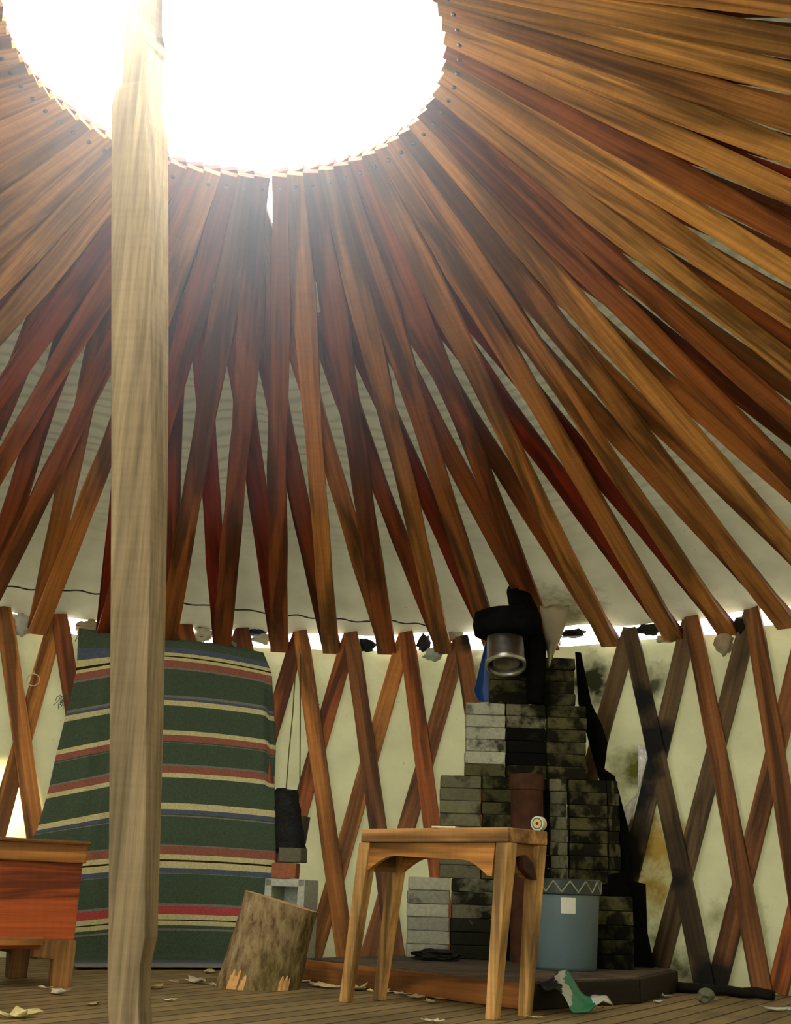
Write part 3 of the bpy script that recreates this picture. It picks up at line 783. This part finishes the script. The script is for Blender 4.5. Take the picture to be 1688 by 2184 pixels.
b.build('zigzag_trim', PLASTIC, parent=t, color=(.30, .30, .22))['label'] = 'pale zigzag trim'
b = MB(); aa = math.atan2(CAM.y - pc.y, CAM.x - pc.x) + .10
rows = [[Vector((r_*math.cos(aa + w_), r_*math.sin(aa + w_), z)) for w_ in [lerp(-.21, .21, i/8) for i in range(9)]] for z, r_ in ((.205, .1305), (.262, .1348))]
b.grid(rows); b.build('sticker', PAPER, parent=t, color=(.85, .83, .68), solid=.001)['label'] = 'blank white sticker'

# white and green packet slumped against the platform
b = MB(); rows = []
for j in range(17):
    t_ = j/16; c0 = Vector((1.12, 1.185, .10)).lerp(Vector((1.235, 1.10, .008)), t_); row = []
    for i in range(9):
        u = i/8 - .5
        pnt = c0 + Vector((.78, .5, 0))*u*(.14 + .04*t_) + Vector((0, 0, .02*math.sin(t_*PI*2 + u*5) + .012*noise.noise(Vector((i*.6, j*.5, 4)))))
        pnt.z = max(pnt.z + .01*(1-abs(u))*t_, .006); row.append(pnt)
    rows.append(row)
b.grid(rows)
m, nt, out, N, L = newmat('packet_plastic')
tcx = N('ShaderNodeTexCoord'); sx = N('ShaderNodeSeparateXYZ'); L(tcx.outputs['Generated'], sx.inputs[0])
nz = N('ShaderNodeTexNoise', Scale=4, Detail=3); L(tcx.outputs['Generated'], nz.inputs['Vector'])
ad = N('ShaderNodeMath', operation='MULTIPLY_ADD'); L(nz.outputs[0], ad.inputs[0]); ad.inputs[1].default_value = .3; L(sx.outputs[0], ad.inputs[2])
rp = ramp(N, [(0, (.01,.012,.01,1)), (.42, (.5,.5,.4,1)), (.55, (.02,.2,.09,1)), (.85, (.55,.55,.46,1))], 'CONSTANT'); L(ad.outputs[0], rp.inputs[0])
p = N('ShaderNodeBsdfPrincipled', Roughness=.45); L(rp.outputs[0], p.inputs['Base Color']); L(p.outputs[0], out.inputs[0])
tag(b.build('packet', m, origin=(1.18, 1.14, 0), smooth=True, solid=.004), 'crumpled white packet with a green band slumped on the floor beside the table leg', 'packet')

# ------------------------------------------------------------------ chest at the left
cr = Vector((-.505, 1.42, 0)); tiltc = Vector((.02, .6, 0))
CA = math.radians(72)   # the chest front runs towards the camera's left
axc = Vector((-.80, -.60, 0)).normalized()
nc_ = Vector((axc.y, -axc.x, 0))
if nc_.dot(CAM - cr) < 0: nc_ = -nc_
ch = thing('chest', 'red-brown wooden chest on bracket feet at the left edge before the blanket', 'chest', tuple(cr), math.atan2(-axc.y, -axc.x))
# local x runs along the front from -W (left) to 0 (right corner); local y: depth away from camera
CW, CD, CH = .95, .46, .478
REDW = (.46, .095, .018); ORW = (.62, .25, .05)
b = MB(); b.box((-CW/2, CD/2, .265), (CW - .014, CD - .014, .285)); b.build('body', WX, parent=ch, bevel=.004, color=REDW)
b = MB(); b.box((-CW/2 + .0, CD/2, CH - .036), (CW + .004, CD + .01, .07)); b.box((-CW/2, CD/2, CH - .003), (CW + .02, CD + .03, .014)); b.build('lid', WX, parent=ch, bevel=.006, color=ORW)
b = MB(); b.box((-CW/2, -.004, .148), (CW - .25, .02, .026)); b.build('base_rail', WX, parent=ch, bevel=.003, color=ORW)
for x0 in (-CW + .06, -.06):
    for y0 in (.012, CD - .03):
        b = MB(); s1 = 1 if x0 > -CW/2 else -1
        b.prism([(x0 - .036*0 + s1*.056, 0), (x0 + s1*.058, .15), (x0 - s1*.07, .15), (x0 - s1*.07, .095), (x0 - s1*.02, .09), (x0 - s1*.012, 0)], -.016, .028, fn=lambda v: Vector((v.x, v.z + y0, v.y)))
        b.build('foot', WZ, parent=ch, bevel=.003, color=(.40, .19, .05))

# ------------------------------------------------------------------ cinder block, its bricks, and the hide
cbx = at(602, 1877, 2.5)
def cinder():
    t = thing('cinder_block', 'pale grey hollow cinder block standing behind the log', 'block', (.150, 2.5, 0), -.27)
    w_, h_, d_ = .185, .385, .19; wt = .033
    b = MB()
    for (cx, cz, sx_, sz_) in ((0, h_ - wt/2, w_, wt), (0, wt/2, w_, wt), (0, h_/2, w_, wt*1.1), (-w_/2 + wt/2, h_/2, wt, h_), (w_/2 - wt/2, h_/2, wt, h_)):
        b.box((cx, 0, cz), (sx_ - .001*(sx_ > .1), d_, sz_ - .001))
    b.box((0, d_/2 - .015, h_/2), (w_ - wt, .025, h_ - wt))
    b.build('block', CONC, parent=t, bevel=.004, color=(.50, .53, .42, .8)); return t
cinder()
o = brick(.118, 2.5, .386 + .034, .150, (.36, .13, .06), .75, 'red brick lying on top of the cinder block', 'bricks on the cinder block', rz=-.12); o.scale = (.112/bw, 1, .066/bh); o.name = 'red_brick'
o = brick(.145, 2.52, .386 + .068 + .033, .150, (.15, .14, .09), .75, 'dark grey brick lying on the red brick above the cinder block', 'bricks on the cinder block', rz=-.3); o.scale = (.108/bw, 1, .064/bh); o.name = 'grey_brick'
# black hide bag
b = MB(); rows = []
n = 18
for j in range(26):
    t_ = j/25; y = lerp(1688, 1822, t_); xl = lerp(586, 588, t_); xr = lerp(636, 656, t_)
    if t_ < .12: xr -= 0; 
    c0 = at((xl + xr)/2, y, 2.62); hw = (at(xr, y, 2.62) - at(xl, y, 2.62)).length/2
    th_ = .03*(1 if .05 < t_ < .95 else .6); row = []
    for k in range(n):
        a = 2*PI*k/n; q = c0 + Vector((hw*math.cos(a), th_*math.sin(a), 0)); nn_ = .22*noise.noise(Vector((math.cos(a)*2, math.sin(a)*2, t_*9)))
        q += Vector((hw*.35*nn_*math.cos(a), .03*nn_*math.sin(a), (.035*noise.noise(Vector((math.cos(a)*3, math.sin(a)*2, 11)))) * (t_ < .1 or t_ > .93))); row.append(q)
    rows.append(row)
b.grid(rows, closed=True); b.f += [tuple(range(n)), tuple(range(25*n + n - 1, 25*n - 1, -1))]
tag(b.build('hide_bag', FUR, origin=tuple(rows[0][0]), smooth=True, color=(.004, .0045, .0045)), 'black crumpled hide bag hanging between blanket and lattice above the cinder block', 'bag')
# wooden slat behind the bag
b = MB(); q = [at(645, 1740, 2.78), at(662, 1743, 2.78), at(652, 1800, 2.78), at(640, 1800, 2.78)]
b.add([v + Vector((0, dy, 0)) for dy in (0, .02) for v in q], [(0,1,2,3),(7,6,5,4),(0,4,5,1),(1,5,6,2),(2,6,7,3),(3,7,4,0)])
tag(b.build('wood_scrap', WZ, origin=tuple(q[0]), color=(.20, .17, .07)), 'olive wood scrap peeping out behind the black hide bag', 'wood scrap')
# strings
def cord(name, pts, r, col, label, cat='cord', mat=CLOTH):
    b = MB(); b.tube(pts, r, 6); return tag(b.build(name, mat, origin=tuple(pts[0]), smooth=True, color=col), label, cat)
cord('hanging_cord', [wl(632, 1400, .05), wl(625, 1520, .05), wl(617, 1600, .06), wl(610, 1692, .10)], .0032, (.16, .12, .05), 'thin cord dropping to the black bag, nearer the blanket')
cord('hanging_cord', [wl(641, 1395, .05), wl(641, 1520, .05), wl(640, 1640, .05), wl(640, 1700, .07)], .0032, (.16, .12, .05), 'thin cord dropping to the black bag, nearer the pale lattice strip')
# seam cord under the roof canvas
def seam(pts, label):
    out_ = []
    for k in range(len(pts) - 1):
        for s_ in range(8):
            t_ = s_/8; x, y = lerp(pts[k][0], pts[k+1][0], t_), lerp(pts[k][1], pts[k+1][1], t_)
            out_.append(rf(x, y + 2*math.sin((k*8+s_)*.9), -.028))
    return cord('seam_cord', out_, .004, (.06, .055, .03), label)
seam([(-30,1247),(60,1256),(140,1258),(213,1266),(240,1268),(330,1280),(377,1284),(470,1296),(569,1307),(612,1311),(675,1318),(719,1321),(790,1327),(840,1325),(909,1334),(945,1345)], 'dark cord running along the low edge of the roof canvas above the feet')
# wire round the wall top
pts = []
for k in range(121):
    th = lerp(-.55, .95, k/120); r = RT - .004; pts.append(Vector((r*math.sin(th), r*math.cos(th), 1.652 + .004*math.sin(k*.5))))
cord('tension_wire', pts, .0016, (.05, .05, .05), 'thin dark wire strung round the wall top through the bright gap', 'wire', METAL)

# brass ring on the lattice
q = wl(71, 1450, .052); b = MB(); R_ = .031; nin = Vector((-q.x, -q.y, 0)).normalized(); sd = nin.cross(Vector((0,0,1)))
ring = thing('brass_ring', 'thin brass ring hanging on the lattice left of the blanket', 'ring', tuple(q))
b.tube([sd*R_*math.cos(a) + Vector((0,0,1))*R_*math.sin(a) for a in [2*PI*k/32 for k in range(33)]], .0028, 8, caps=False)
b.build('hoop', METAL, parent=ring, smooth=True, color=(.75, .62, .34))
b = MB(); b.tube([Vector((0,0,R_)) - nin*.02, Vector((0,0,R_ + .012)) + nin*.004, Vector((0,0,R_ + .004)) + nin*.006], .003, 8); b.build('hook', METAL, parent=ring, color=(.7, .65, .5))
# little latch on the strip
q = wl(682, 1500, .044); b = MB(); b.tube([q, q + Vector((0, -.01, 0)), q + Vector((-.002, -.014, .012))], [.006, .006, .004], 10); tag(b.build('screw_eye', METAL, origin=tuple(q), color=(.8, .8, .75)), 'bright screw eye in the lattice crossing right of the cords', 'screw eye')

# ------------------------------------------------------------------ log
t = thing('log', 'short barky log leaning to the right, on the floor before the cinder block', 'log', (.108, 1.66, 0))
wob = lambda a, z: 1 + .05*math.sin(2*a + .6) + .05*noise.noise(Vector((math.cos(a)*2, math.sin(a)*2, z*6))) + .02*noise.noise(Vector((math.cos(a)*9, math.sin(a)*9, z*25)))
Hl = .30; R0 = .134
def logpt(a, t_, k=1.0):                      # leaning trunk, foot cut level with the floor, head cut square
    r_ = R0*(1.0 + .10*(1 - t_)**2)*wob(a, t_*Hl)*k
    z = Hl*t_; x = r_*math.cos(a)
    return Vector((x + .23*z, r_*math.sin(a), z - x*.26*t_))
NA = 72
b = MB(); b.grid([[logpt(2*PI*q/NA, k/16) for q in range(NA)] for k in range(17)], closed=True)
m, nt, out, N, L = newmat('log_bark')
tcx = N('ShaderNodeTexCoord'); mpx = N('ShaderNodeMapping'); mpx.inputs['Scale'].default_value = (1, 1, .35); L(tcx.outputs['Object'], mpx.inputs[0])
nz = N('ShaderNodeTexNoise', Scale=34, Detail=6, Roughness=.7); L(mpx.outputs[0], nz.inputs['Vector'])
n2 = N('ShaderNodeTexNoise', Scale=5, Detail=3); L(tcx.outputs['Object'], n2.inputs['Vector'])
r1 = ramp(N, [(.32, (.09,.055,.024,1)), (.5, (.32,.22,.11,1)), (.72, (.52,.40,.22,1))]); L(nz.outputs[0], r1.inputs[0])
r2 = ramp(N, [(.4, (1,1,1,1)), (.68, (.55,.62,.42,1))]); L(n2.outputs[0], r2.inputs[0])
p = N('ShaderNodeBsdfPrincipled', Roughness=.95); p.inputs['Specular IOR Level'].default_value = .1; L(mul(N, L, r1.outputs[0], r2.outputs[0]), p.inputs['Base Color'])
bp = N('ShaderNodeBump', Strength=1.0, Distance=.012); L(nz.outputs[0], bp.inputs['Height']); L(bp.outputs[0], p.inputs['Normal']); L(p.outputs[0], out.inputs[0])
b.build('bark', m, parent=t, smooth=True)
CUT = plain('cut_wood', .8, 0, 25, (.7, 1.15), .2)
b = MB(); b.grid([[logpt(2*PI*q/NA, 1, kk) + Vector((0, 0, .004*(1 - kk))) for q in range(NA)] for kk in (.985, .6, .2, .01)], closed=True); b.build('cut_face', CUT, parent=t, color=(.62, .38, .16))
b = MB(); b.grid([[logpt(2*PI*q/NA, 0, kk) for q in range(NA)] for kk in (.98, .6, .2, .01)], closed=True); b.build('cut_face', CUT, parent=t, color=(.55, .32, .12))
for a0, a1, h in ((-2.25, -1.98, .065), (-1.92, -1.80, .05), (-.95, -.62, .055)):
    b = MB(); rows = []
    for k in range(4):
        rows.append([logpt(a, max(.004, h*k/3/Hl*(1 if k < 3 else .75 + .25*math.sin(a*40))), 1.012) for a in [lerp(a0, a1, q/8) for q in range(9)]])
    b.grid(rows); b.build('bare_patch', CUT, parent=t, color=(.80, .45, .16), solid=.006)['label'] = 'orange bare wood where the bark is gone'

# ------------------------------------------------------------------ rags stuffed along the wall top
def rag(px, py, sx_, sz_, col, label, seed, sy_=.03):
    q = wl(px, py, -.0); o = MB().blob((0, 0, 0), (sx_, sy_, sz_), seed, .55, 1.8).build('rag', CLOTH, smooth=True, color=col)
    o.location = q; o.rotation_euler = (0, 0, -ang(q)); return tag(o, label, 'rag', 'rags stuffed in the gap at the wall top')
rag(44, 1330, .055, .055, (.55,.55,.46), 'white rag stuffed at the wall top left of the brass ring strip', 1)
rag(188, 1340, .06, .05, (.36,.30,.18), 'tan frayed rag stuffed at the wall top left of the post', 2)
rag(432, 1352, .055, .045, (.58,.55,.38), 'cream bundle stuffed at the wall top just right of the post', 3)
rag(436, 1336, .05, .022, (.05,.11,.24), 'blue rag lying on the cream bundle right of the post', 4)
rag(488, 1380, .05, .032, (.34,.36,.32), 'grey ragged cloth on the blanket top edge right of the post', 5)
rag(548, 1348, .06, .025, (.02,.035,.07), 'dark blue rag at the wall top above the blanket right corner', 6)
rag(560, 1362, .06, .03, (.55,.52,.36), 'white rag under the dark blue one above the blanket corner', 7)
rag(778, 1376, .06, .034, (.02,.022,.025), 'black rag in the gap above the table, right of the bright slot', 8)
rag(905, 1372, .035, .05, (.035,.03,.035), 'dark rag stuffed left of the last foot before the stove pipe', 9)
rag(925, 1396, .05, .035, (.42,.46,.36), 'pale green rag below the last foot before the stove pipe', 10)
rag(965, 1358, .06, .03, (.5,.47,.34), 'white torn rag left of the black stove pipe collar', 11)
rag(1385, 1343, .07, .028, (.03,.03,.02), 'blackened rag at the wall top over the blackened lattice strip', 12)
rag(1425, 1362, .05, .02, (.5,.42,.26), 'torn cream rag in the gap right of the blackened strip', 13)
rag(1545, 1372, .045, .055, (.40,.32,.2), 'tan knotted rag hanging under a foot near the right edge', 14)
rag(1580, 1340, .03, .06, (.02,.018,.012), 'black rag beside the last lattice top at the right edge', 15)
rag(1222, 1352, .07, .02, (.03,.026,.018), 'charred rag edge right of the canvas flap', 16)

# ------------------------------------------------------------------ litter on the floor
def leaf(px, py, s, col, label, name='dry_leaf', cat='leaf'):
    s *= 1.45; q = fl(px, py, .0); b = MB(); n = 11; k = rnd.randint(0, 999); row = []
    def ht(x, y): return .004 + s*.45*(abs(noise.noise(Vector((x*2.1, y*2.1, k)))) + .25*(x*x + y*y))
    rim = []
    for i in range(n):
        a = 2*PI*i/n; r_ = s*(.62 + .38*abs(math.cos(a*2.5 + k)))*(.6 if i % 2 else 1.05); x, y = r_*math.cos(a)/s*1.25, r_*math.sin(a)/s*.8
        rim.append(Vector((x*s, y*s, ht(x, y))))
    mid_ = [Vector((v.x*.5, v.y*.5, ht(v.x*.5/s, v.y*.5/s)*.7)) for v in rim]
    b.add(rim + mid_ + [Vector((0, 0, .004))], [(i, (i+1) % n, n+(i+1) % n, n+i) for i in range(n)] + [(n+i, n+(i+1) % n, 2*n) for i in range(n)])
    st = b; o = b.build(name, LEAF, color=col, solid=.0012, smooth=True); o.location = q; o.rotation_euler = (0, 0, rnd.uniform(0, 6.28))
    return tag(o, label, cat, 'fallen leaves on the floor')
YL = (.80, .68, .28); CR = (.80, .70, .45); OC = (.55, .38, .14); WH = (.7, .7, .6)
for a in [
    (36, 2172, .042, YL, 'yellow leaf at the bottom left edge of the floor'),
    (125, 2122, .03, CR, 'pale curled leaf right of the chest foot'),
    (96, 2110, .018, CR, 'tiny pale leaf beside the chest foot'),
    (196, 2145, .018, OC, 'small leaf scrap left of the post foot'),
    (325, 2110, .034, OC, 'curled tan leaf just right of the post'),
    (360, 2136, .014, CR, 'tiny scrap of leaf in front of the tan leaf right of the post'),
    (372, 2096, .012, CR, 'little leaf crumb behind the tan leaf right of the post'),
    (420, 2098, .040, CR, 'large pale leaf left of the log'),
    (446, 2076, .030, YL, 'curled stalky leaf behind the pale one left of the log'),
    (462, 2104, .026, CR, 'pale leaf touching the foot of the log'),
    (640, 2096, .026, CR, 'pale leaf between the log and the platform'),
    (678, 2105, .036, CR, 'curled cream leaf at the left end of the platform'),
    (704, 2108, .034, YL, 'cream leaf left of the front left table leg'),
    (760, 2112, .040, YL, 'yellow leaf behind the front left table leg'),
    (812, 2120, .032, YL, 'yellow-green leaf between the left table legs'),
    (858, 2124, .026, WH, 'white crumpled scrap right of the rear left table leg'),
    (888, 2131, .030, CR, 'pale curled leaf under the table by the platform'),
    (918, 2140, .020, CR, 'thin cream shaving under the middle of the table'),
    (940, 2134, .020, OC, 'small tan leaf under the table before the orange board'),
    (1098, 2150, .014, WH, 'white crumb between the right table legs'),
    (1145, 2174, .018, CR, 'little pale leaf below the packet'),
    (925, 2182, .02, CR, 'leaf scrap at the bottom edge under the table'),
    (1340, 2122, .030, WH, 'flat white scrap on the floor at the black hearth corner'),
    (1362, 2134, .016, WH, 'small white crumb right of the hearth corner'),
    (1415, 2128, .024, WH, 'white lump by the foot of the lattice'),
    (1405, 2140, .018, WH, 'white scrap in front of the lattice foot lump'),
    (1660, 2158, .040, WH, 'pale scrap at the right edge of the floor'),
    (1280, 2152, .014, OC, 'tan crumb right of the packet'),
]: leaf(*a)
# dark pole drawn for the dark line along the right wall foot
b = MB(); a_, c_ = fl(1395, 2112), fl(1650, 2134); a_.z = c_.z = .02
b.tube([a_.lerp(c_, k/8) + Vector((0, .006*math.sin(k*2), .004*math.sin(k*3))) for k in range(9)], .02, 9)
tag(b.build('dark_pole', IRON, origin=tuple(a_), smooth=True, color=(.012, .011, .008)), 'dark pole lying along the foot of the right wall', 'pole')
b = MB().blob((0,0,.03), (.032,.03,.025), 3, .4, 2, 2); o = b.build('stone', CONC, color=(.16,.17,.10,.8)); o.location = fl(1506, 2142); tag(o, 'small mossy stone at the foot of the right lattice', 'stone')
b = MB().blob((0,0,.02), (.10,.045,.024), 8, .5, 3, 3); o = b.build('ash_heap', IRON, color=(.02,.02,.012)); o.location = (.78, 2.18, ZP); tag(o, 'dark heap of ash on the hearth before the pale bricks', 'ash')

# ------------------------------------------------------------------ spot lamp added outside, standing in for sun on the left wall
tgt = wl(6, 1722); d_ = Vector((tgt.x, tgt.y, 0)).normalized()
ld = bpy.data.lights.new('sun_stand_in', 'SPOT'); lo = bpy.data.objects.new('sun_stand_in', ld); C.objects.link(lo)
lo.location = tgt + d_*4 + Vector((-.6, 0, 2.0)); lo.rotation_euler = (tgt - lo.location).to_track_quat('-Z', 'Y').to_euler()
ld.energy = 160000; ld.spot_size = math.radians(5); ld.spot_blend = .9; ld.color = (1, .86, .55); ld.shadow_soft_size = .02

# ------------------------------------------------------------------ thin scattering volume added for the hazy glow under the skylight
m, nt, out, N, L = newmat('glow_haze')
geo = N('ShaderNodeNewGeometry'); d = N('ShaderNodeVectorMath', operation='DISTANCE'); L(geo.outputs['Position'], d.inputs[0]); d.inputs[1].default_value = (0, 0, 2.75)
mr = N('ShaderNodeMapRange'); L(d.outputs['Value'], mr.inputs[0]); mr.inputs[1].default_value = .3; mr.inputs[2].default_value = 1.55; mr.inputs[3].default_value = .17; mr.inputs[4].default_value = 0
vs2 = N('ShaderNodeVolumeScatter', Anisotropy=.35); vs2.inputs['Color'].default_value = (.82, .9, 1, 1); L(mr.outputs[0], vs2.inputs['Density']); L(vs2.outputs[0], out.inputs['Volume'])
bm = bmesh.new(); bmesh.ops.create_uvsphere(bm, u_segments=48, v_segments=24, radius=1.56)
bmesh.ops.bisect_plane(bm, geom=bm.verts[:] + bm.edges[:] + bm.faces[:], plane_co=(0, 0, .03), plane_no=(0, 0, 1), clear_outer=True)
bmesh.ops.holes_fill(bm, edges=bm.edges[:], sides=0)
me = bpy.data.meshes.new('haze'); bm.to_mesh(me); bm.free(); me.materials.append(m)
o = bpy.data.objects.new('haze', me); C.objects.link(o); o.location = (0, 0, 2.75)
tag(o, 'pale haze volume added for the glow below the round skylight', 'haze', kind='stuff')
